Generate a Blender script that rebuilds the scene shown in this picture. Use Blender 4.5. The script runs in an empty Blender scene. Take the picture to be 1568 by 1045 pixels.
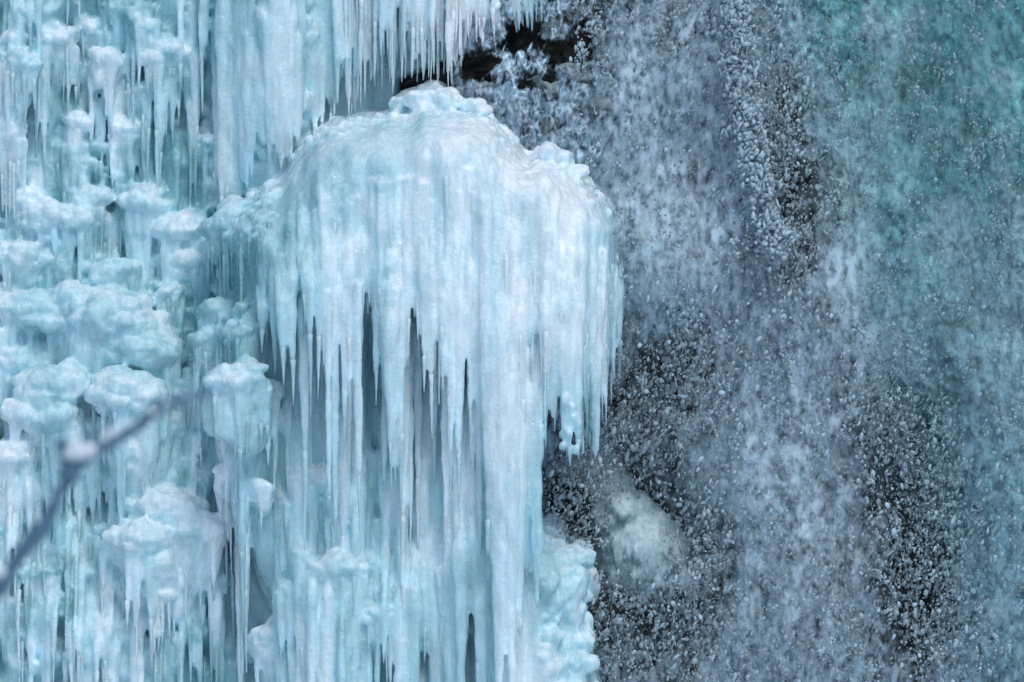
import bpy, bmesh, math, time
import numpy as np
T0=time.time()
rng=np.random.default_rng(11)
R=lambda a,b: float(rng.uniform(a,b))
def X(px): return (np.asarray(px,float)-784)/100
def Z(py): return (522.5-np.asarray(py,float))/100
def ss(a,b,x):
    t=np.clip((x-a)/(b-a),0,1); return t*t*(3-2*t)
# ---------- noise ----------
LAT=[np.random.default_rng(100+i).random((32,32,32)).astype(np.float32) for i in range(4)]
def noise(P,seed=0):
    L=LAT[seed%4]; P=P+seed*7.31
    I=np.floor(P).astype(np.int64); f=(P-I).astype(np.float32); f=f*f*(3-2*f)
    x0,y0,z0=(I&31).T; x1,y1,z1=((I+1)&31).T
    fx,fy,fz=f.T
    a=L[x0,y0,z0]*(1-fx)+L[x1,y0,z0]*fx; b=L[x0,y1,z0]*(1-fx)+L[x1,y1,z0]*fx
    c=L[x0,y0,z1]*(1-fx)+L[x1,y0,z1]*fx; d=L[x0,y1,z1]*(1-fx)+L[x1,y1,z1]*fx
    return (a*(1-fy)+b*fy)*(1-fz)+(c*(1-fy)+d*fy)*fz
def fbm(P,sc,octs=3,seed=0,st=(1,1,1)):
    st=np.array(st); s=0;a=1;t=0
    for o in range(octs):
        s=s+a*noise(P*st*sc*(2**o),seed+o); t+=a; a*=.5
    return s/t*2-1
# ---------- mesh helpers ----------
class MB:
    def __init__(s): s.V=[];s.F3=[];s.F4=[];s.n=0
    def add(s,V,F3=None,F4=None):
        if F3 is not None and len(F3): s.F3.append(np.asarray(F3)+s.n)
        if F4 is not None and len(F4): s.F4.append(np.asarray(F4)+s.n)
        s.V.append(V); s.n+=len(V)
    def mesh(s,name):
        V=np.concatenate(s.V); parts=[]
        if s.F3: parts.append(np.concatenate(s.F3))
        if s.F4: parts.append(np.concatenate(s.F4))
        me=bpy.data.meshes.new(name)
        me.vertices.add(len(V)); me.vertices.foreach_set('co',V.astype(np.float32).ravel())
        idx=np.concatenate([p.ravel() for p in parts]).astype(np.int32)
        tot=np.concatenate([np.full(len(p),p.shape[1]) for p in parts]).astype(np.int32)
        st=np.concatenate([[0],np.cumsum(tot)[:-1]]).astype(np.int32)
        me.loops.add(len(idx)); me.loops.foreach_set('vertex_index',idx)
        me.polygons.add(len(tot)); me.polygons.foreach_set('loop_start',st)
        me.polygons.foreach_set('use_smooth',np.ones(len(tot),bool))
        me.update(calc_edges=True); return me
def obj(name,me,mat=None,parent=None):
    o=bpy.data.objects.new(name,me); bpy.context.scene.collection.objects.link(o)
    if mat: me.materials.clear(); me.materials.append(mat)
    if parent: o.parent=parent
    return o
def empty(name):
    o=bpy.data.objects.new(name,None); bpy.context.scene.collection.objects.link(o); return o
def grid(mb,xs,zs,yf,closed=None):
    XX,ZZ=np.meshgrid(xs,zs,indexing='ij'); YY=yf(XX,ZZ)
    V=np.stack([XX,YY,ZZ],-1).reshape(-1,3); nx,nz=len(xs),len(zs)
    i=np.arange(nx*nz).reshape(nx,nz)
    F=np.stack([i[:-1,:-1],i[1:,:-1],i[1:,1:],i[:-1,1:]],-1).reshape(-1,4)
    if closed is not None:
        V2=V.copy(); V2[:,1]=closed; n=nx*nz
        F2=F[:,::-1]+n
        per=np.concatenate([i[:,0],i[-1,1:],i[-2::-1,-1],i[0,-2:0:-1]]); q=np.roll(per,-1)
        F3=np.stack([per,per+n,q+n,q],-1)
        V=np.concatenate([V,V2]); F=np.concatenate([F,F2,F3])
    mb.add(V,None,F)
def tube(mb,P,r,sides=9,wob=.08):
    P=np.asarray(P,float); n=len(P); a=np.arange(sides)/sides*2*np.pi+R(0,6)
    rr=r[:,None]*(1+rng.normal(0,wob,(1,sides))+rng.normal(0,wob*.3,(n,sides)))
    V=np.empty((n,sides,3)); V[:,:,0]=P[:,0:1]+rr*np.cos(a); V[:,:,1]=P[:,1:2]+rr*np.sin(a); V[:,:,2]=P[:,2:3]
    V=np.concatenate([V.reshape(-1,3),P[:1]+[0,0,r[0]*.7],P[-1:]-[0,0,r[-1]*.8]])
    i=np.arange(n*sides).reshape(n,sides); j=np.roll(i,-1,1)
    F=np.stack([i[:-1],i[1:],j[1:],j[:-1]],-1).reshape(-1,4)
    t=n*sides
    F3=np.concatenate([np.stack([i[0],j[0],np.full(sides,t)],-1),np.stack([j[-1],i[-1],np.full(sides,t+1)],-1)])
    mb.add(V,F3,F)
def ico(sub):
    bm=bmesh.new(); bmesh.ops.create_icosphere(bm,subdivisions=sub,radius=1)
    V=np.array([v.co[:] for v in bm.verts]); F=np.array([[v.index for v in f.verts] for f in bm.faces]); bm.free(); return V,F
I1=ico(1);I2=ico(2);I3=ico(3);I4=ico(4)
def blob(mb,c,r,amp=.15,I=I2):
    V,F=I; k=1+amp*fbm(V+rng.uniform(0,20,3),1.6,2)
    mb.add(V*k[:,None]*np.asarray(r)+np.asarray(c),F)
G=lambda px,py,x,y,sx,sy,a=0: np.exp(-((((px-x)*math.cos(a)+(py-y)*math.sin(a))/sx)**2+((-(px-x)*math.sin(a)+(py-y)*math.cos(a))/sy)**2))
# ---------- base ice depth field ----------
polyA=[(300,360),(350,305),(400,272),(440,215),(510,170),(600,160),(655,146),(700,150),(745,157),(780,190),(805,218),(850,215),(890,247),(938,295),(962,345),(968,420),(955,490),(925,550),(860,575),(828,610),(815,700),(825,790),(868,828),(912,852),(900,950),(930,1060),(940,1300),(330,1300),(395,960),(345,800),(325,700),(330,620),(290,560),(300,480),(335,440)]
def polydist(px,py,poly):
    d=np.full(px.shape,1e9); ins=np.zeros(px.shape,bool)
    for (x1,y1),(x2,y2) in zip(poly,poly[1:]+poly[:1]):
        dx,dy=x2-x1,y2-y1; t=np.clip(((px-x1)*dx+(py-y1)*dy)/(dx*dx+dy*dy),0,1)
        d=np.minimum(d,np.hypot(px-x1-t*dx,py-y1-t*dy))
        c=((y1>py)!=(y2>py))&(px<(x2-x1)*(py-y1)/(y2-y1+1e-9)+x1); ins^=c
    return np.where(ins,d,-d)/100
gx=np.arange(-160,1000,3.); gy=np.arange(-160,1240,4.)
GX,GY=np.meshgrid(gx,gy,indexing='ij')
Pn=np.stack([X(GX),0*GX,Z(GY)],-1).reshape(-1,3)
N1=fbm(Pn,.9,3,0,(1,1,.45)).reshape(GX.shape); N2=fbm(Pn,3.2,2,1,(1,1,.3)).reshape(GX.shape)
NB=1-np.abs(fbm(Pn+3.3,1.7,2,3,(1,1,.8)).reshape(GX.shape))*2.2
FL=1-2*np.abs(fbm(Pn,2.1,2,2,(1,1,.13)).reshape(GX.shape))
FL2=fbm(Pn,6.5,2,3,(1,1,.07)).reshape(GX.shape)
s=polydist(GX+9*N2,GY+9*N2,polyA)
Rr=1.05+.5*(1-ss(430,560,GX))*ss(200,260,GY)
k=np.clip(1-(1-np.clip(s/Rr,0,1))**2.6,0,1)**.5
rim=425+45*N1+np.where(GX>740,90,0)*ss(720,760,GX)
rec=ss(rim,rim+50,GY)*ss(370,430,GX)*(1-ss(860,900,GX))
low=ss(560,820,GY)*np.clip(.85+.8*N1,0,1.1)
topx=np.interp(GX,[300,400,510,600,655,700,780,850,938,962],[360,272,170,160,146,148,190,215,295,345])
flam=ss(10,120,GY-topx)
Dm=(3.0+.5*ss(300,700,GY)*(1-rec))*k - rec*k*(1.0-.82*low)*(1-.9*G(GX,GY,745,600,75,900)) + .14*N1*k + (.19*FL+.08*FL2)*flam*k + .26*rec*N2
Dm=np.where(s<0,-1.5+0*s,Dm)
bl=.15+1.35*ss(100,1000,GY)+.35*N1+.14*N2+.10*FL+.38*NB*(1-ss(300,400,GX))
pill=np.exp(-((GX-420)/75)**2)*(1-ss(250,360,GY))*1.1
bl=bl+pill
e0=np.where(GY<75,690,np.interp(GY,[75,110],[690,610]))
edge=ss(e0-15+15*N2,e0+35+15*N2,GX)
bl=np.where(GX>470, bl*(1-edge)-1.5*edge, bl)
bl=np.where((GY>380),bl*(1-ss(420,520,GX))-1.5*ss(420,520,GX),bl)
D=np.maximum(Dm,bl)
def dep(px,py,A=D):
    fx=np.clip((np.asarray(px,float)-gx[0])/3,0,len(gx)-1.001); fy=np.clip((np.asarray(py,float)-gy[0])/4,0,len(gy)-1.001)
    i=fx.astype(int); j=fy.astype(int); a=fx-i;b=fy-j
    return (A[i,j]*(1-a)+A[i+1,j]*a)*(1-b)+(A[i,j+1]*(1-a)+A[i+1,j+1]*a)*b
big=MB(); fine=MB()
grid(big,X(gx),Z(gy)[::-1],lambda a,b:-dep(a*100+784,522.5-b*100),closed=1.6)
def flow(px,py0,py1,r,off=.03,taper=.75,hang=True,d0=None,drift=0,frac=.0,soft=True):
    L=py1-py0; r=max(r,L*.00026); n=max(7,int(L/13)); t=np.linspace(0,1,n); ys=py0+L*t
    ph=R(0,6); xs=px+drift*t+1.5*np.sin(t*R(2,6)+ph)*min(1,L/150)
    d=dep(xs,ys)+off
    if d0 is not None: d[0]=max(d[0],d0)
    if hang: d=np.maximum.accumulate(d)
    if n>8: d[1:-1]=np.convolve(d,np.ones(3)/3,'valid')
    if soft and d0 is None: d=d-(r*1.1+.03)*(1-ss(0,.4,t))
    rad=r*(np.clip(1-t,0,1)**taper*(1-frac)+frac)
    rad=rad*(1+.09*np.sin(t*L/R(9,16)+ph)+rng.normal(0,.03,n)); rad=np.maximum(rad,.007)
    P=np.stack([X(xs),-d,Z(ys)],-1)
    if r>.035:
        tube(big,P,rad); m=np.argmax(rad<.05)
        if rad.min()<.05 and n-m>=3: tube(fine,P[m:],rad[m:]*.97,8,.05)
    else: tube(fine,P,rad,8,.06)
def cap(px,py,r,d=None,nic=None,L=(50,160),body=True):
    if d is None: d=float(dep(px,py))+R(.05,.3)
    rw=r/100; sx=R(.8,1.35); tl=R(-.3,.3)
    blob(big,(X(px),-d+rw*.25,Z(py)),(rw*sx,rw*.9,rw*R(.55,.9)),.5,I3)
    if body:
        for q in range(3):
            blob(big,(X(px+R(-.5,.5)*r),-d+rw*R(.4,.7),Z(py+r*R(.5,2.0))),(rw*sx*R(.5,.9),rw*.85,rw*R(.8,1.8)),.45,I3)
    for i in range(int(12+r*.6)):
        a=R(0,2*math.pi); e=R(-.3,1.3); q=R(.10,.36)*rw+.02
        ox=math.cos(a)*math.cos(e)
        blob(big,(X(px)+ox*rw*R(.7,1.05)*sx,-d-abs(math.sin(a))*math.cos(e)*rw*.7+rw*.2,Z(py)+math.sin(e)*rw*.6+ox*tl*rw),(q*R(.9,1.3),q,q*R(.7,1)),.35,I2)
    nic=nic or int(3+r/6)
    for i in range(nic):
        x=px+R(-1.,1.)*r*sx; c=math.sqrt(max(0,1-((x-px)/(r*sx*1.01))**2))
        l=R(*L)*(.35+.8*R(0,1)**1.5)*(.6+.5*c); rr=R(.03,.085)*min(1.3,.6+r/60)
        flow(x,py+R(-.1,.5)*r,py+r*.35+l,rr,d0=d+rw*.55*c*R(.1,.9),off=.02)
top=lambda x: np.interp(x,[300,350,400,440,510,600,622,655,690,745,780,805,850,890,938,962],[375,320,290,235,190,172,165,160,165,170,205,232,230,262,312,370])
def endy(x):
    return np.interp(x,[330,400,450,500,560,600,640,700,760,820,860,900,940,965],[500,540,570,560,580,600,620,690,900,760,690,660,620,520])
for i in range(70):
    x=R(400,955); y0=top(x)+R(30,160); e=endy(x)*R(.72,1.05)
    flow(x,y0,e,R(.08,.15),off=R(-.03,.05),taper=R(.5,.95),drift=R(-5,5))
for i in range(70):
    x=R(395,955); y0=top(x)+R(100,260); e=max(endy(x)*R(.62,1.04),y0+60)
    flow(x,y0,e,R(.04,.09),off=R(0,.08),taper=R(.6,1.0))
flow(600,375,760,.30,off=.12,taper=1.25); flow(608,400,745,.12,off=.2,taper=.8)
flow(615,430,772,.09,off=.3,taper=.45); flow(613,400,720,.13,off=.22,taper=.6)
blob(big,(X(592),-float(dep(592,395))+.06,Z(400)),(.22,.2,.3),.3,I3)
for x,e in [(452,620),(490,610),(470,500),(530,700),(545,560),(512,515),(566,470),(640,520),(663,670),(697,590),(720,710),(742,690),(577,620),(425,570),(405,540),(500,560),(555,600),(650,600),(690,770),(705,810),(538,640),(585,500),(437,590),(478,640),(628,560)]:
    flow(x,top(x)+R(90,160),e,R(.10,.15),off=R(.05,.18),taper=R(.7,.95))
for i in range(70):
    x=R(815,952); y0=R(380,520); e=np.interp(x,[815,860,880,905,935,955],[600,700,712,700,650,570])*R(.78,1.0)
    flow(x,y0,e,R(.04,.10),off=R(0,.12),taper=.8)
for x,e in [(872,712),(884,700),(862,690),(912,700),(905,660),(845,640)]: flow(x,430,e,.12,off=.1,taper=.45)
for i in range(14):
    y=R(590,690); blob(big,(X(872+R(-12,12)),-float(dep(870,480))-R(.05,.2),Z(y)),np.array([1,1,1.3])*R(.05,.09),.2)
for i in range(130):
    x=R(425,822); y0=R(520,900); flow(x,y0,min(y0+R(120,380),1230),R(.06,.14),off=R(-.05,.09),taper=R(.35,.8))
for i in range(12):
    x=R(450,700); y0=R(430,520); flow(x,y0,y0+R(200,420),R(.07,.12),off=R(.02,.2),taper=.7,d0=R(2.5,3.0))
for i in range(45):
    x=R(660,822); y0=R(440,700); flow(x,y0,y0+R(250,600),R(.08,.16),off=R(-.04,.06),taper=.3)
for x,y,r in [(475,735,30),(455,770,22),(470,850,26),(520,872,38),(560,860,22),(452,905,24),(430,985,40),(380,1010,32),(500,640,16),(760,520,18),(775,540,16),(640,840,14),(600,760,14),(535,800,16),(580,940,20),(660,700,12),(690,870,16),(720,960,18),(600,640,14),(560,700,16),(620,900,16),(780,880,16),(740,780,14)]:
    cap(x,y,r,d=float(dep(x,y))-.05,nic=8,L=(60,200))
for i in range(110):
    y=R(800,1080); x=R(820,np.interp(y,[800,850,950,1080],[850,900,895,925])); q=R(.05,.24)
    blob(big,(X(x),-float(dep(x,y))+.12,Z(y)),(q*1.1,q,q*R(.8,1.3)),.5,I3)
for x,y,q in [(628,142,.22),(655,132,.27),(682,143,.2),(608,154,.16),(668,152,.24),(642,150,.24),(655,118,.16),(700,150,.14),(722,158,.17),(738,166,.14),(842,232,.18),(862,240,.17),(886,262,.16),(388,380,.11),(372,470,.13),(330,350,.3),(360,320,.25),(305,372,.25)]:
    d=float(dep(x,y+14)); blob(big,(X(x),-d+.16,Z(y)),(q*1.1,q*1.1,q*.8),.5,I3)
for i in range(220):
    x=R(480,962); y=top(x)+R(-10,45)*R(0,1)
    q=R(.025,.075); blob(big,(X(x),-float(dep(x,y))+.03,Z(y)),(q*1.3,q,q*1.2),.3)
# ---------- left side ----------
caps=[(240,62,30),(222,82,18),(150,84,28),(120,30,26),(60,45,38),(20,90,30),(100,182,28),(178,196,34),(205,130,24),(215,308,46),(265,350,38),(120,300,34),(98,335,42),(60,330,40),(20,395,44),(160,418,34),(40,488,58),(95,455,34),(170,492,66),(215,545,62),(130,560,44),(78,600,56),(190,610,60),(60,640,62),(20,560,42),(262,655,44),(255,800,72),(215,835,52),(300,815,46),(182,850,36),(370,582,42),(400,600,30),(345,640,26),(335,480,34),(318,520,26),(230,400,34),(280,400,30),(8,700,40),(130,700,28),(290,600,30),(350,730,26),(160,650,30),(395,745,18),(345,340,26),(310,375,24),(20,300,26),(0,200,30),(245,915,24),(205,455,22),(250,450,22)]
for x,y,r in caps:
    cap(x,y,r*.9,L=(60,240) if r>28 else (40,150),d=float(dep(x,y))+(R(.3,.55) if r>50 else R(.0,.28)))
for i in range(50):
    x=R(-60,335); y=R(-100,1000); cap(x,y,R(8,22),L=(30,150),d=float(dep(x,y))+R(-.05,.1))
cnt=0
for i in range(9000):
    x=R(-80,420); y=R(-80,1060); g_=float(dep(x,y+10)-dep(x,y-10))
    if R(0.06,.32)<g_:
        q=R(.03,.12); blob(big,(X(x),-float(dep(x,y))-.0,Z(y)),(q*1.2,q,q*.9),.35); cnt+=1
        if R(0,1)<.15: flow(x,y,y+R(50,170),R(.03,.07),d0=float(dep(x,y))+.08)
    if cnt>1300: break
for i in range(150):
    x=R(-80,345); y0=R(-150,900); flow(x,y0,y0+R(90,340),R(.05,.12),off=R(-.02,.15),taper=R(.4,.8))
for i in range(60):
    x=R(325,510); y0=R(-150,60); e=np.interp(x,[325,420,510],[330,240,170])*R(.75,1.1); flow(x,y0,max(e,y0+80),R(.08,.17),off=R(-.02,.12),taper=R(.25,.6))
for i in range(60):
    x=R(335,480); y=R(-40,230); q=R(.07,.18); blob(big,(X(x),-float(dep(x,y))-R(-.06,.06),Z(y)),(q,q,q*1.3),.4)
for i in range(150):
    x=R(500,700)**1.0 if i%3 else R(690,830); y0=R(-120,-20); e=np.interp(x,[500,560,600,640,690,720,760,830],[170,160,130,112,125,60,60,30])*R(.5,1.05); flow(x,y0,e,R(.03,.085),off=R(.0,.1),taper=R(.4,.8),d0=R(.5,1.0))
for i in range(80):
    x=R(590,840); y=R(-60,np.interp(x,[590,700,840],[55,25,5])); q=R(.04,.12); blob(big,(X(x),-R(.4,.9),Z(y)),(q,q,q),.5)
for i in range(60):
    x=R(-60,400); y0=R(640,960); flow(x,y0,y0+R(120,350),R(.04,.1),off=R(0.0,.15))
print('prims',time.time()-T0,big.n,fine.n)
# ---------- ice material ----------
def newmat(n):
    m=bpy.data.materials.new(n); m.use_nodes=True; nt=m.node_tree; nt.nodes.clear()
    return m,nt,nt.nodes,nt.links
def ice_mat(name,sss):
    m,nt,N,L=newmat(name); out=N.new('ShaderNodeOutputMaterial'); b=N.new('ShaderNodeBsdfPrincipled')
    at=N.new('ShaderNodeAttribute'); at.attribute_name='tint'
    tc=N.new('ShaderNodeNewGeometry'); mp=N.new('ShaderNodeMapping'); mp.inputs['Scale'].default_value=(1,1,.22)
    L.new(tc.outputs['Position'],mp.inputs[0])
    n1=N.new('ShaderNodeTexNoise'); n1.inputs['Scale'].default_value=8; n1.inputs['Detail'].default_value=5; n1.inputs['Roughness'].default_value=.6; L.new(mp.outputs[0],n1.inputs['Vector'])
    n2=N.new('ShaderNodeTexNoise'); n2.inputs['Scale'].default_value=20; n2.inputs['Detail'].default_value=3; L.new(tc.outputs['Position'],n2.inputs['Vector'])
    mr=N.new('ShaderNodeMapRange'); mr.inputs[1].default_value=.35; mr.inputs[2].default_value=.65; mr.inputs[3].default_value=.86; mr.inputs[4].default_value=1.07; L.new(n1.outputs[0],mr.inputs[0])
    mx=N.new('ShaderNodeVectorMath'); mx.operation='SCALE'; L.new(at.outputs['Color'],mx.inputs[0]); L.new(mr.outputs[0],mx.inputs['Scale'])
    L.new(mx.outputs[0],b.inputs['Base Color'])
    rr=N.new('ShaderNodeMapRange'); rr.inputs[1].default_value=.4; rr.inputs[2].default_value=.6; rr.inputs[3].default_value=.04; rr.inputs[4].default_value=.32; L.new(n1.outputs[0],rr.inputs[0]); L.new(rr.outputs[0],b.inputs['Roughness'])
    b.inputs['IOR'].default_value=1.45
    if sss:
        b.subsurface_method='BURLEY'
        b.inputs['Subsurface Weight'].default_value=.8; b.inputs['Subsurface Radius'].default_value=(.6,.9,1.0); b.inputs['Subsurface Scale'].default_value=.24
    ad=N.new('ShaderNodeMath'); ad.operation='ADD'; L.new(n1.outputs[0],ad.inputs[0]); L.new(n2.outputs[0],ad.inputs[1])
    bp=N.new('ShaderNodeBump'); bp.inputs['Strength'].default_value=.6; bp.inputs['Distance'].default_value=.045; L.new(ad.outputs[0],bp.inputs['Height']); L.new(bp.outputs[0],b.inputs['Normal'])
    L.new(b.outputs[0],out.inputs[0]); return m
ICE=ice_mat('ice',True); ICEF=ice_mat('thin_ice',False)
def setcol(me,name,C):
    a=me.attributes.new(name,'FLOAT_COLOR','POINT'); a.data.foreach_set('color',np.concatenate([C,np.ones((len(C),1))],1).astype(np.float32).ravel())
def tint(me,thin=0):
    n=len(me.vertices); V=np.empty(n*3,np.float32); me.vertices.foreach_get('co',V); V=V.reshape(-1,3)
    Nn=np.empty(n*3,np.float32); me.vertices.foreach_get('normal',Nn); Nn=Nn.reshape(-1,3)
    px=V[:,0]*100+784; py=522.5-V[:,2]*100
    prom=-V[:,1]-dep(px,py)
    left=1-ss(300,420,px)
    t=.32+.36*ss(-.02,.30,prom)*(.8+.5*left)+.28*np.clip(Nn[:,2],0,1)+.48*fbm(V,.8,2,2,(1,1,.35))+.34*fbm(V,3.5,2,3,(1,1,.12))  # icicles and frosted tops whiter; shade of the recesses also put into the colour
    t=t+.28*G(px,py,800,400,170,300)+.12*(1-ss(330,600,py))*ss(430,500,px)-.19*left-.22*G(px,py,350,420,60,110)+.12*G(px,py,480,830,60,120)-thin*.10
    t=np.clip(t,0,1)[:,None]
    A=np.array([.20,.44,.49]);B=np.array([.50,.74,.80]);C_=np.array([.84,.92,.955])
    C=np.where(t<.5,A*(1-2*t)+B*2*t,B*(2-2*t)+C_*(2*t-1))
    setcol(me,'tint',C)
root=empty('frozen_waterfall')
tmp=big.mesh('ice_body'); o=obj('ice_body',tmp,ICE,root)
m=o.modifiers.new('r','REMESH'); m.mode='VOXEL'; m.voxel_size=.024; m.use_smooth_shade=True
m=o.modifiers.new('s','SMOOTH'); m.factor=.5; m.iterations=3
dg=bpy.context.evaluated_depsgraph_get(); me=bpy.data.meshes.new_from_object(o.evaluated_get(dg)); o.modifiers.clear(); o.data=me
n=len(me.vertices); print('remesh',n,time.time()-T0)
V=np.empty(n*3,np.float32); me.vertices.foreach_get('co',V); V=V.reshape(-1,3); Nn=np.empty(n*3,np.float32); me.vertices.foreach_get('normal',Nn); Nn=Nn.reshape(-1,3)
V=V+Nn*(.035*fbm(V,3.2,2,1,(1,1,.45))+.012*fbm(V,12,2,2,(1,1,.5)))[:,None]
me.vertices.foreach_set('co',V.astype(np.float32).ravel()); me.polygons.foreach_set('use_smooth',np.ones(len(me.polygons),bool)); me.update()
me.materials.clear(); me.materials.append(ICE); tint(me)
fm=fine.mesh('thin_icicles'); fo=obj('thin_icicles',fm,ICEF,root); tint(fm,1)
print('ice',time.time()-T0)
# ---------- rock cliff ----------
def rock_mat():
    m,nt,N,L=newmat('wet_rock'); out=N.new('ShaderNodeOutputMaterial'); b=N.new('ShaderNodeBsdfPrincipled')
    g=N.new('ShaderNodeNewGeometry'); n1=N.new('ShaderNodeTexNoise'); n1.inputs['Scale'].default_value=2.5; n1.inputs['Detail'].default_value=9; L.new(g.outputs['Position'],n1.inputs['Vector'])
    cr=N.new('ShaderNodeValToRGB'); cr.color_ramp.elements[0].position=.35; cr.color_ramp.elements[0].color=(.006,.011,.012,1); cr.color_ramp.elements[1].position=.66; cr.color_ramp.elements[1].color=(.055,.055,.04,1)
    L.new(n1.outputs[0],cr.inputs[0]); L.new(cr.outputs[0],b.inputs['Base Color']); b.inputs['Roughness'].default_value=.3; b.inputs['Specular IOR Level'].default_value=.4
    bp=N.new('ShaderNodeBump'); bp.inputs['Strength'].default_value=.9; bp.inputs['Distance'].default_value=.2; L.new(n1.outputs[0],bp.inputs['Height']); L.new(bp.outputs[0],b.inputs['Normal'])
    L.new(b.outputs[0],out.inputs[0]); return m
ROCK=rock_mat()
def rocky(a,b):
    P=np.stack([a,0*a,b],-1).reshape(-1,3); return (-.0-.8*np.abs(fbm(P,1.2,5,2)).reshape(a.shape)+.25)
mb=MB(); grid(mb,np.linspace(-22,22,900),np.linspace(-13,15,600),rocky); obj('rock_cliff',mb.mesh('rock_cliff'),ROCK)
# ---------- falling water ----------
def streamx(py): return np.interp(py,[-40,60,100,150,200,260,330,400],[1122,1132,1125,1142,1138,1160,1178,1200])
def water_density(px,py):
    P=np.stack([(px+.1*py)/100,0*px,py/100],-1).reshape(-1,3)
    nz=fbm(P,1.5,3,1,(1,1,.5)).reshape(np.shape(px)); n3=fbm(P,3.5,3,2).reshape(np.shape(px))
    d=.66+.32*nz
    d-=.6*G(px,py,1212,270,46,110)+.28*G(px,py,1235,400,45,90)+.38*G(px,py,1010,570,70,100)+.3*G(px,py,965,660,45,80)
    d-=.43*G(px,py,1390,690,60,180)+.43*G(px,py,1420,900,70,130)+.5*G(px,py,1060,35,45,35)
    d-=(.62+.9*n3)*(.8*G(px,py,800,48,40,30)+G(px,py,728,92,42,32)+.6*G(px,py,820,120,40,22)+.4*G(px,py,860,60,40,40))
    d-=.8*G(px,py,872,770,28,60)+.8*G(px,py,960,955,75,55)+.2*G(px,py,1100,880,50,110)+.3*G(px,py,850,190,40,25)+.3*G(px,py,1340,600,30,90)+.3*G(px,py,980,1010,90,60)
    d-=.5*G(px,py,985,800,60,60)
    d+=.5*G(px,py,1010,375,60,75)+.35*G(px,py,920,190,50,35)+.5*np.exp(-((px-streamx(py))/20)**2)*(1-ss(330,420,py))
    d+=.22*G(px,py,1230,720,80,260)+.5*ss(1230,1400,px)*(1-ss(300,600,py-.5*(px-1300)))+.3*ss(1440,1560,px)
    return d
wx=np.arange(690,1960,2.2); wy=np.arange(-260,1330,2.2)
def wdepth(px,py,fine=True):
    P=np.stack([px/100,0*px,py/100],-1).reshape(-1,3)
    d=.55+.5*fbm(P,.5,2,0,(1,1,.5)).reshape(px.shape)+.8*G(px,py,1010,390,90,110)+.35*G(px,py,1150,200,50,200)+.9*ss(1300,1700,px)
    d=d+.25*ss(0,1000,py)-.5*G(px,py,980,800,90,80)+.5*G(px,py,1000,890,60,40)
    if fine:
        a=(1-.6*ss(1230,1380,px)*(1-ss(450,800,py)))
        d=d+a*(.26*fbm(P,2.2,3,1,(1,1,.4)).reshape(px.shape)+.34*np.abs(fbm(P,5.0,3,3,(1,1,.6)).reshape(px.shape))+.10*fbm(P,15,2,2).reshape(px.shape))
    return d
mb=MB(); grid(mb,X(wx),Z(wy)[::-1],lambda a,b:-wdepth(a*100+784,522.5-b*100)); wm=mb.mesh('waterfall')
V=np.empty(len(wm.vertices)*3,np.float32); wm.vertices.foreach_get('co',V); V=V.reshape(-1,3); px=V[:,0]*100+784; py=522.5-V[:,2]*100
den=water_density(px,py)
def wteal(px,py): return np.clip(ss(1150,1330,px-.28*(py-100))*(1-.40*ss(450,900,py)),0,1)
def wcol(px,py):
    P=np.stack([px/100,0*px,py/100],-1)
    t=wteal(px,py)[:,None]
    lav=np.array([.34,.45,.52]); teal=np.array([.10,.31,.32])
    C=lav*(1-t)+teal*t
    w=(ss(250,700,py)*.6*t[:,0])[:,None]; C=C*(1-w)+np.array([.26,.45,.51])*w
    f=(.8*G(px,py,1010,375,75,90)+.6*np.exp(-((px-streamx(py))/22)**2)*(1-ss(330,420,py))+.35*G(px,py,920,190,60,40)+.3*G(px,py,1550,480,140,160)+.35*G(px,py,1230,850,90,150)+.25*G(px,py,1330,230,50,200,.3))[:,None]
    f=np.clip(f,0,1); C=C*(1-f)+np.array([.68,.80,.86])*f
    C=C*(1+.6*fbm(P,.9,3,2,(1,1,.6))+.5*fbm(P,4,3,1,(1,1,.6)))[:,None]
    wisp=np.clip(fbm(P+9,1.4,4,3,(1,1,.7))*2.2-.25,0,.6)[:,None]*t; C=C*(1-wisp)+np.array([.42,.59,.63])*wisp
    br=(.7*G(px,py,1480,210,60,60)+.5*G(px,py,1500,500,30,40)+.6*G(px,py,1500,60,60,30)+.5*G(px,py,1400,120,60,60))[:,None]*np.clip(.5+fbm(P,3,2,3),0,1)[:,None]; C=C*(1-br)+np.array([.07,.12,.09])*br
    return C
setcol(wm,'tint',np.clip(wcol(px,py),0,1))
soft=np.clip(ss(1230,1380,px)*(1-ss(450,800,py-.7*(px-1300)))+G(px,py,1010,375,60,80),0,1)
setcol(wm,'dens',np.stack([den,soft,0*den],-1))
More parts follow.
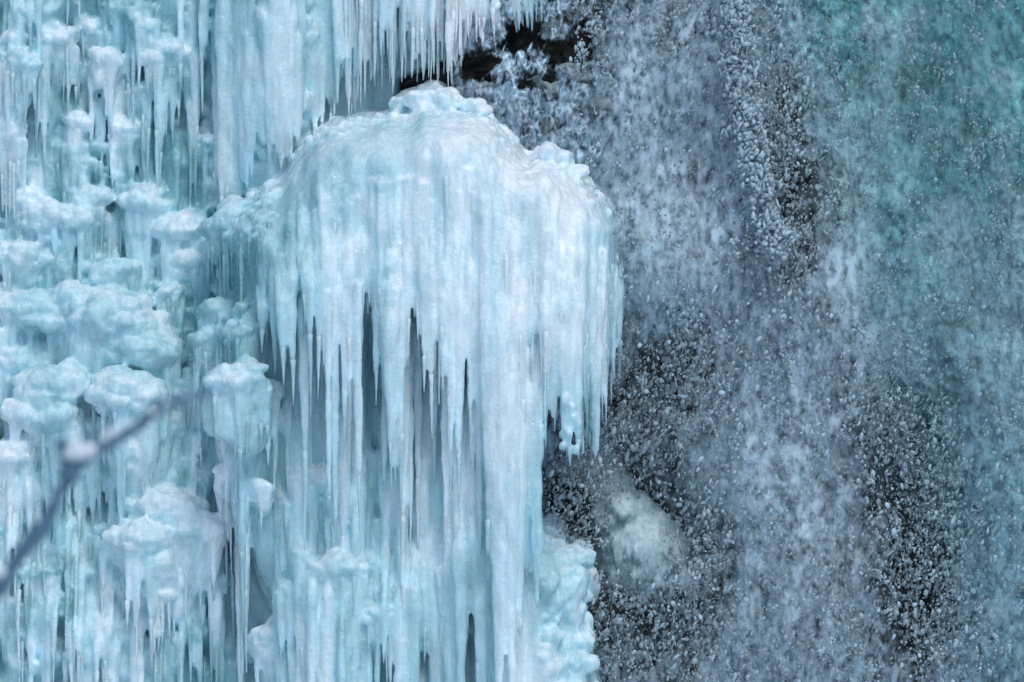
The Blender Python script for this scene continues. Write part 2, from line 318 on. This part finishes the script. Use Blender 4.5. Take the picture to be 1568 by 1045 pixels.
def water_mat():
    m,nt,N,L=newmat('falling_water'); out=N.new('ShaderNodeOutputMaterial'); b=N.new('ShaderNodeBsdfPrincipled')
    at=N.new('ShaderNodeAttribute'); at.attribute_name='tint'; dn=N.new('ShaderNodeAttribute'); dn.attribute_name='dens'
    sp=N.new('ShaderNodeSeparateColor'); L.new(dn.outputs['Color'],sp.inputs[0])
    g=N.new('ShaderNodeNewGeometry'); mp=N.new('ShaderNodeMapping'); mp.inputs['Scale'].default_value=(1,.2,.6); mp.inputs['Rotation'].default_value=(0,.12,0); L.new(g.outputs['Position'],mp.inputs[0])
    n1=N.new('ShaderNodeTexNoise'); n1.inputs['Scale'].default_value=8; n1.inputs['Detail'].default_value=5; n1.inputs['Roughness'].default_value=.68; n1.inputs['Distortion'].default_value=.9; L.new(mp.outputs[0],n1.inputs['Vector'])
    n2=N.new('ShaderNodeTexNoise'); n2.inputs['Scale'].default_value=2.4; n2.inputs['Detail'].default_value=3; L.new(mp.outputs[0],n2.inputs['Vector'])
    def M(op,a,b_):
        n=N.new('ShaderNodeMath'); n.operation=op
        for i,v in enumerate((a,b_)):
            if isinstance(v,(int,float)): n.inputs[i].default_value=v
            else: L.new(v,n.inputs[i])
        return n.outputs[0]
    h=M('ADD',M('MULTIPLY',n1.outputs[0],.75),M('MULTIPLY',n2.outputs[0],.55))
    v=M('SUBTRACT',M('ADD',h,sp.outputs[0]),1.11)
    mr=N.new('ShaderNodeMapRange'); mr.interpolation_type='SMOOTHSTEP'; mr.inputs[1].default_value=-.08; mr.inputs[2].default_value=.14; L.new(v,mr.inputs[0])
    L.new(M('MAXIMUM',mr.outputs[0],M('MULTIPLY',sp.outputs[1],.97)),b.inputs['Alpha'])
    cr=N.new('ShaderNodeMapRange'); cr.inputs[1].default_value=.36; cr.inputs[2].default_value=.66; cr.inputs[3].default_value=.3; cr.inputs[4].default_value=2.1; L.new(n1.outputs[0],cr.inputs[0])
    mix=N.new('ShaderNodeMapRange'); L.new(sp.outputs[1],mix.inputs[0]); mix.inputs[3].default_value=1; mix.inputs[4].default_value=.65
    f=M('ADD',M('MULTIPLY',M('SUBTRACT',cr.outputs[0],1),mix.outputs[0]),1)
    mx=N.new('ShaderNodeVectorMath'); mx.operation='SCALE'; L.new(at.outputs['Color'],mx.inputs[0]); L.new(f,mx.inputs['Scale']); L.new(mx.outputs[0],b.inputs['Base Color'])
    b.inputs['Roughness'].default_value=.2; b.inputs['IOR'].default_value=1.36
    bp=N.new('ShaderNodeBump'); bp.inputs['Strength'].default_value=.9; bp.inputs['Distance'].default_value=.07; L.new(n1.outputs[0],bp.inputs['Height']); L.new(bp.outputs[0],b.inputs['Normal'])
    L.new(b.outputs[0],out.inputs[0]); return m
wf=empty('waterfall'); obj('water_sheet',wm,water_mat(),wf)
def veil_mat():
    m,nt,N,L=newmat('spray_mist'); out=N.new('ShaderNodeOutputMaterial'); b=N.new('ShaderNodeBsdfDiffuse'); tr_=N.new('ShaderNodeBsdfTransparent'); mx=N.new('ShaderNodeMixShader')
    dn=N.new('ShaderNodeAttribute'); dn.attribute_name='dens'; sp=N.new('ShaderNodeSeparateColor'); L.new(dn.outputs['Color'],sp.inputs[0])
    g=N.new('ShaderNodeNewGeometry'); mp=N.new('ShaderNodeMapping'); mp.inputs['Scale'].default_value=(1,.3,.55); mp.inputs['Rotation'].default_value=(0,.12,0); L.new(g.outputs['Position'],mp.inputs[0]); n1=N.new('ShaderNodeTexNoise'); n1.inputs['Scale'].default_value=9; n1.inputs['Detail'].default_value=3; L.new(mp.outputs[0],n1.inputs['Vector'])
    mr=N.new('ShaderNodeMapRange'); mr.inputs[1].default_value=.36; mr.inputs[2].default_value=.66; mr.inputs[3].default_value=.15; mr.inputs[4].default_value=1.8; L.new(n1.outputs[0],mr.inputs[0])
    mu=N.new('ShaderNodeMath'); mu.operation='MULTIPLY'; L.new(sp.outputs[0],mu.inputs[0]); L.new(mr.outputs[0],mu.inputs[1]); mu.use_clamp=True
    ct=N.new('ShaderNodeAttribute'); ct.attribute_name='tint'; L.new(ct.outputs['Color'],b.inputs[0])
    L.new(mu.outputs[0],mx.inputs[0])
    L.new(tr_.outputs[0],mx.inputs[1]); L.new(b.outputs[0],mx.inputs[2]); L.new(mx.outputs[0],out.inputs[0]); return m
vx=np.arange(830,1900,5.); vy=np.arange(-200,1300,5.)
mb=MB(); grid(mb,X(vx),Z(vy)[::-1],lambda a,b:-wdepth(a*100+784,522.5-b*100,False)-.9); vm=mb.mesh('veil')
V=np.empty(len(vm.vertices)*3,np.float32); vm.vertices.foreach_get('co',V); V=V.reshape(-1,3); px=V[:,0]*100+784; py=522.5-V[:,2]*100
P=np.stack([(px+.12*py)/100,0*px,py/100],-1)
a=.10+.7*np.clip(fbm(P,1.1,4,1,(1,1,.6)),0,1)+.7*np.clip(fbm(P,3.2,3,2,(1,1,.55)),0,1)+.6*G(px,py,1005,385,60,80)+.2*G(px,py,1235,850,70,140)
a*=1-.92*np.clip(G(px,py,1210,280,60,110)+G(px,py,1400,700,70,160)+G(px,py,1420,900,70,120)+G(px,py,1000,570,60,90)+1.2*G(px,py,960,940,90,60)+G(px,py,880,770,50,80)+G(px,py,975,800,70,55),0,1)
a=a+.35*G(px,py,1010,895,60,30)
a*=ss(880,960,px+.1*(py-300))*(1-.35*ss(1250,1450,px)*(1-ss(200,600,py)))
setcol(vm,'dens',np.repeat(np.clip(a,0,.75)[:,None],3,1))
tq=wteal(px,py)[:,None]; setcol(vm,'tint',np.array([.52,.67,.75])*(1-tq)+np.array([.34,.58,.63])*tq); obj('spray_mist',vm,veil_mat(),wf)
def drops(n):
    px=rng.uniform(800,1640,n*5); py=rng.uniform(-60,1110,n*5)
    w=.13+1.5*np.clip(.72-water_density(px,py),0,1)+.3*G(px,py,1010,400,80,100)
    w*=ss(835,980,px+.15*(py-300)); w*=1-.3*ss(1300,1450,px)*(py<600); w*=1-.5*G(px,py,975,800,60,60)
    P=np.stack([px/100,0*px,py/100],-1); w*=np.clip(1+1.6*fbm(P,1.6,3,0,(1,1,.5)),.05,2)
    k=rng.random(n*5)<w*.8; px,py=px[k][:n],py[k][:n]
    s=np.exp(rng.normal(math.log(.0165),.5,len(px))); s=np.clip(s,.006,.05)
    s*=np.where((px>1280)&(py<600),.8,1.)
    M_=750
    cx=rng.uniform(880,1560,M_); cy=rng.uniform(-40,1080,M_)
    st=rng.random(M_)<.38; cy[st]=rng.uniform(-40,380,st.sum())
    cx[st]=streamx(cy[st])+rng.normal(0,10,st.sum())
    m=18; qx=np.repeat(cx,m)+rng.normal(0,5,M_*m); qy=np.repeat(cy,m)+rng.normal(0,8,M_*m); stm=np.repeat(st,m); qs=rng.uniform(.012,.045,M_*m)*np.where(stm,1.05,.8)
    n0=len(px)
    px=np.concatenate([px,qx]); py=np.concatenate([py,qy]); s=np.concatenate([s,qs])
    u=rng.uniform(.15,1.2,len(px)); u[n0:][stm]=rng.uniform(.8,1.35,stm.sum())
    d=wdepth(px,py,False)+u
    V,F=I1; N=len(px)
    el=np.where(rng.random(N)<.2,rng.uniform(1.4,2.2,N),rng.uniform(.8,1.35,N))
    sc=s[:,None]*np.stack([rng.uniform(.8,1.2,N)/np.sqrt(el),rng.uniform(.8,1.2,N)/np.sqrt(el),el],-1)
    jit=1+rng.normal(0,.12,(N,len(V),1))
    VV=V[None]*jit*sc[:,None,:]
    sh=rng.normal(0.1,.3,N); VV[:,:,0]+=VV[:,:,2]*sh[:,None]
    VV+=np.stack([X(px),-d,Z(py)],-1)[:,None,:]
    FF=F[None]+(np.arange(N)*len(V))[:,None,None]
    mb=MB(); mb.add(VV.reshape(-1,3),FF.reshape(-1,3)); me=mb.mesh('droplets')
    b=rng.uniform(.38,1.0,N); b[n0:][stm]=rng.uniform(.6,1.0,stm.sum()); c=np.stack([b*.74,b*.90,b*.97],-1); tl=(wteal(px,py)*.4)[:,None]; c=c*(1-tl)+np.array([.3,.58,.6])*tl
    setcol(me,'tint',np.repeat(c,len(V),0)); return me
m,nt,N,L=newmat('droplet_water'); out=N.new('ShaderNodeOutputMaterial'); b=N.new('ShaderNodeBsdfPrincipled'); at=N.new('ShaderNodeAttribute'); at.attribute_name='tint'
tl=N.new('ShaderNodeBsdfTranslucent'); mx=N.new('ShaderNodeMixShader'); mx.inputs[0].default_value=.4; L.new(at.outputs['Color'],tl.inputs[0])
L.new(at.outputs['Color'],b.inputs['Base Color']); b.inputs['Roughness'].default_value=.12; b.inputs['IOR'].default_value=1.36; L.new(b.outputs[0],mx.inputs[1]); L.new(tl.outputs[0],mx.inputs[2]); L.new(mx.outputs[0],out.inputs[0])
obj('droplets',drops(26000),m,wf)
# ---------- ice covered boulders beside the fall ----------
def boulder(name,parts,mat,amp=.10,it=1):
    mb=MB()
    for c,r,a in parts:
        V,F=I4; k=1+a*fbm(V+rng.uniform(0,20,3),1.5,4); mb.add(V*k[:,None]*np.array(r)+np.array(c),F)
    o=obj(name,mb.mesh(name),mat); m=o.modifiers.new('s','REMESH'); m.mode='VOXEL'; m.voxel_size=.025; m.use_smooth_shade=True
    m=o.modifiers.new('sm','SMOOTH'); m.iterations=it
    dg=bpy.context.evaluated_depsgraph_get(); me=bpy.data.meshes.new_from_object(o.evaluated_get(dg)); o.modifiers.clear(); o.data=me
    n=len(me.vertices); V=np.empty(n*3,np.float32); me.vertices.foreach_get('co',V); V=V.reshape(-1,3); Nn=np.empty(n*3,np.float32); me.vertices.foreach_get('normal',Nn); Nn=Nn.reshape(-1,3)
    V=V+Nn*(amp*fbm(V,2.5,3,1)+amp*.5*fbm(V,9,2,2,(1,1,.3)))[:,None]; me.vertices.foreach_set('co',V.astype(np.float32).ravel()); me.polygons.foreach_set('use_smooth',np.ones(len(me.polygons),bool)); me.update(); return o
def glaze(name,lo,hi,w=.25):
    m,nt,N,L=newmat(name); out=N.new('ShaderNodeOutputMaterial'); b=N.new('ShaderNodeBsdfPrincipled')
    g=N.new('ShaderNodeNewGeometry'); mp=N.new('ShaderNodeMapping'); mp.inputs['Scale'].default_value=(1,1,.4); L.new(g.outputs['Position'],mp.inputs[0]); n1=N.new('ShaderNodeTexNoise'); n1.inputs['Scale'].default_value=18; n1.inputs['Detail'].default_value=7; n1.inputs['Roughness'].default_value=.8; L.new(mp.outputs[0],n1.inputs['Vector'])
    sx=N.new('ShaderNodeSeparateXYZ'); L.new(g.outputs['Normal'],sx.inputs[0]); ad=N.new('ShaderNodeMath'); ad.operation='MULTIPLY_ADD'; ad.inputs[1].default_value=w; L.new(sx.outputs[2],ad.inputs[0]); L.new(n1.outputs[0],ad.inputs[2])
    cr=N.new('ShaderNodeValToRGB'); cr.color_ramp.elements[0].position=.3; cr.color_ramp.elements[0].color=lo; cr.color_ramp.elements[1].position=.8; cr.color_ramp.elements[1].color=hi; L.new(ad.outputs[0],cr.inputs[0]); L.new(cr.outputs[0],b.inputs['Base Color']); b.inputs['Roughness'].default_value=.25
    bp=N.new('ShaderNodeBump'); bp.inputs['Strength'].default_value=.7; bp.inputs['Distance'].default_value=.05; L.new(n1.outputs[0],bp.inputs['Height']); L.new(bp.outputs[0],b.inputs['Normal']); L.new(b.outputs[0],out.inputs[0]); return m
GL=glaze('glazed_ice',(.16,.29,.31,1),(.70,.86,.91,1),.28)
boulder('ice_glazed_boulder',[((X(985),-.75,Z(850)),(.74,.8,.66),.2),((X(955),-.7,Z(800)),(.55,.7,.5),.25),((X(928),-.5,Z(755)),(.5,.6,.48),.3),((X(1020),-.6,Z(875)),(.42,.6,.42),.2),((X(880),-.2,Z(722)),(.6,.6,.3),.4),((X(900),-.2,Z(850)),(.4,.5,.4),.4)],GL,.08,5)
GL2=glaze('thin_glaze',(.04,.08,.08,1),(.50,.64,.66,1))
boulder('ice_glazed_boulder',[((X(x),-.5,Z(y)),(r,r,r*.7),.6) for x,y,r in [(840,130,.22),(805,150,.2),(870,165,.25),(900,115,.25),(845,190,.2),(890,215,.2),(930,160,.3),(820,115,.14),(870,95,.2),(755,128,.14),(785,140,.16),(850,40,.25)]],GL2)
boulder('wet_boulder',[((X(885),-.5,Z(785)),(.3,.7,.5),.4),((X(940),-.3,Z(955)),(.7,.8,.5),.4)],ROCK)
# ---------- twig ----------
camY=-82.5; tw=30/80.
def tp(px,py,dy=0): return np.array([X(px)*tw,-52.5+dy,Z(py)*tw])
mb=MB()
def branch(pts,r0,r1):
    pts=np.array(pts); n=len(pts); k=30; t=np.linspace(0,n-1,k); P=np.stack([np.interp(t,range(n),pts[:,i]) for i in range(3)],-1)
    P[:,[0,2]]+=rng.normal(0,.006,(k,2)); r=np.linspace(r0,r1,k)*(1+rng.normal(0,.18,k))
    T=np.gradient(P,axis=0); T/=np.linalg.norm(T,axis=1)[:,None]; U=np.cross(T,[0,1,0]); U/=np.linalg.norm(U,axis=1)[:,None]; W=np.cross(T,U)
    a=np.arange(8)/8*2*np.pi; V=P[:,None]+r[:,None,None]*(U[:,None]*np.cos(a)[:,None]+W[:,None]*np.sin(a)[:,None])
    i=np.arange(k*8).reshape(k,8); j=np.roll(i,-1,1); mb.add(V.reshape(-1,3),None,np.stack([i[:-1],i[1:],j[1:],j[:-1]],-1).reshape(-1,4))
branch([tp(-60,990),tp(5,890),tp(70,800),tp(100,735),tp(150,690),tp(215,650),tp(265,618),tp(330,598)],.060,.009)
branch([tp(100,735),tp(104,700),tp(92,680)],.05,.03); branch([tp(215,650),tp(235,630),tp(240,612)],.03,.015); branch([tp(150,690),tp(170,672),tp(172,655)],.03,.015)
m,nt,N,L=newmat('bark'); out=N.new('ShaderNodeOutputMaterial'); b=N.new('ShaderNodeBsdfPrincipled'); n1=N.new('ShaderNodeTexNoise'); n1.inputs['Scale'].default_value=14
cr=N.new('ShaderNodeValToRGB'); cr.color_ramp.elements[0].color=(.02,.07,.12,1); cr.color_ramp.elements[1].color=(.12,.25,.36,1); L.new(n1.outputs[0],cr.inputs[0]); L.new(cr.outputs[0],b.inputs['Base Color']); L.new(b.outputs[0],out.inputs[0])
tr=empty('snowy_twig'); obj('stem',mb.mesh('stem'),m,tr)
mb=MB()
for x,y,q in [(122,693,.07),(138,690,.055),(108,696,.055),(114,684,.05),(172,663,.04),(235,630,.03),(0,878,.05),(40,828,.03),(60,798,.03),(80,765,.03),(195,650,.03),(160,672,.03),(255,615,.02),(285,606,.015)]: blob(mb,tp(x,y),(q,q,q*.8),.25)
m,nt,N,L=newmat('snow'); out=N.new('ShaderNodeOutputMaterial'); b=N.new('ShaderNodeBsdfPrincipled'); n1=N.new('ShaderNodeTexNoise'); n1.inputs['Scale'].default_value=3
cr=N.new('ShaderNodeValToRGB'); cr.color_ramp.elements[0].color=(.6,.7,.78,1); cr.color_ramp.elements[1].color=(.8,.85,.9,1); L.new(n1.outputs[0],cr.inputs[0]); L.new(cr.outputs[0],b.inputs['Base Color']); b.inputs['Roughness'].default_value=.8; L.new(b.outputs[0],out.inputs[0]); SNOW=m
obj('snow_clumps',mb.mesh('snow'),SNOW,tr)
# ---------- ground ----------
mb=MB(); xs=np.concatenate([np.linspace(-900,-60,12),np.linspace(-55,55,90),np.linspace(60,900,12)]); ys=np.concatenate([np.linspace(-900,-100,10),np.linspace(-95,5,80)])
A,B=np.meshgrid(xs,ys,indexing='ij'); P=np.stack([A,B,0*A],-1).reshape(-1,3); P[:,2]=-11.5+.5*fbm(P,.15,3); nx,nz=len(xs),len(ys); i=np.arange(nx*nz).reshape(nx,nz)
mb.add(P,None,np.stack([i[:-1,:-1],i[1:,:-1],i[1:,1:],i[:-1,1:]],-1).reshape(-1,4)); obj('snow_ground',mb.mesh('ground'),SNOW)
# ---------- light ----------
from mathutils import Vector
sc=bpy.context.scene; w=bpy.data.worlds.new('World'); sc.world=w; w.use_nodes=True; nt=w.node_tree; sky=nt.nodes.new('ShaderNodeTexSky'); sky.sky_type='NISHITA'; sky.sun_disc=False
el=math.radians(56); d=Vector((.40*math.cos(el),-.917*math.cos(el),math.sin(el)))
sky.sun_elevation=el; sky.sun_rotation=math.atan2(d.x,d.y)
nt.links.new(sky.outputs[0],nt.nodes['Background'].inputs[0]); nt.nodes['Background'].inputs[1].default_value=.128
ld=bpy.data.lights.new('sun','SUN'); ld.energy=1.45; ld.angle=math.radians(22); ld.color=(1,.985,.95); lo=bpy.data.objects.new('sun',ld); sc.collection.objects.link(lo); lo.rotation_euler=d.to_track_quat('Z','Y').to_euler()
cd=bpy.data.cameras.new('camera'); cam=bpy.data.objects.new('camera',cd); sc.collection.objects.link(cam); cam.location=(0,camY,0); cam.rotation_euler=(math.radians(90),0,0)
cd.sensor_width=36; cd.lens=36*80/15.68; cd.clip_end=3000; cd.dof.use_dof=True; cd.dof.focus_distance=80; cd.dof.aperture_fstop=1.6
sc.camera=cam
sc.view_settings.view_transform='Standard'; sc.view_settings.look='None'; sc.view_settings.exposure=0
print('done',time.time()-T0)
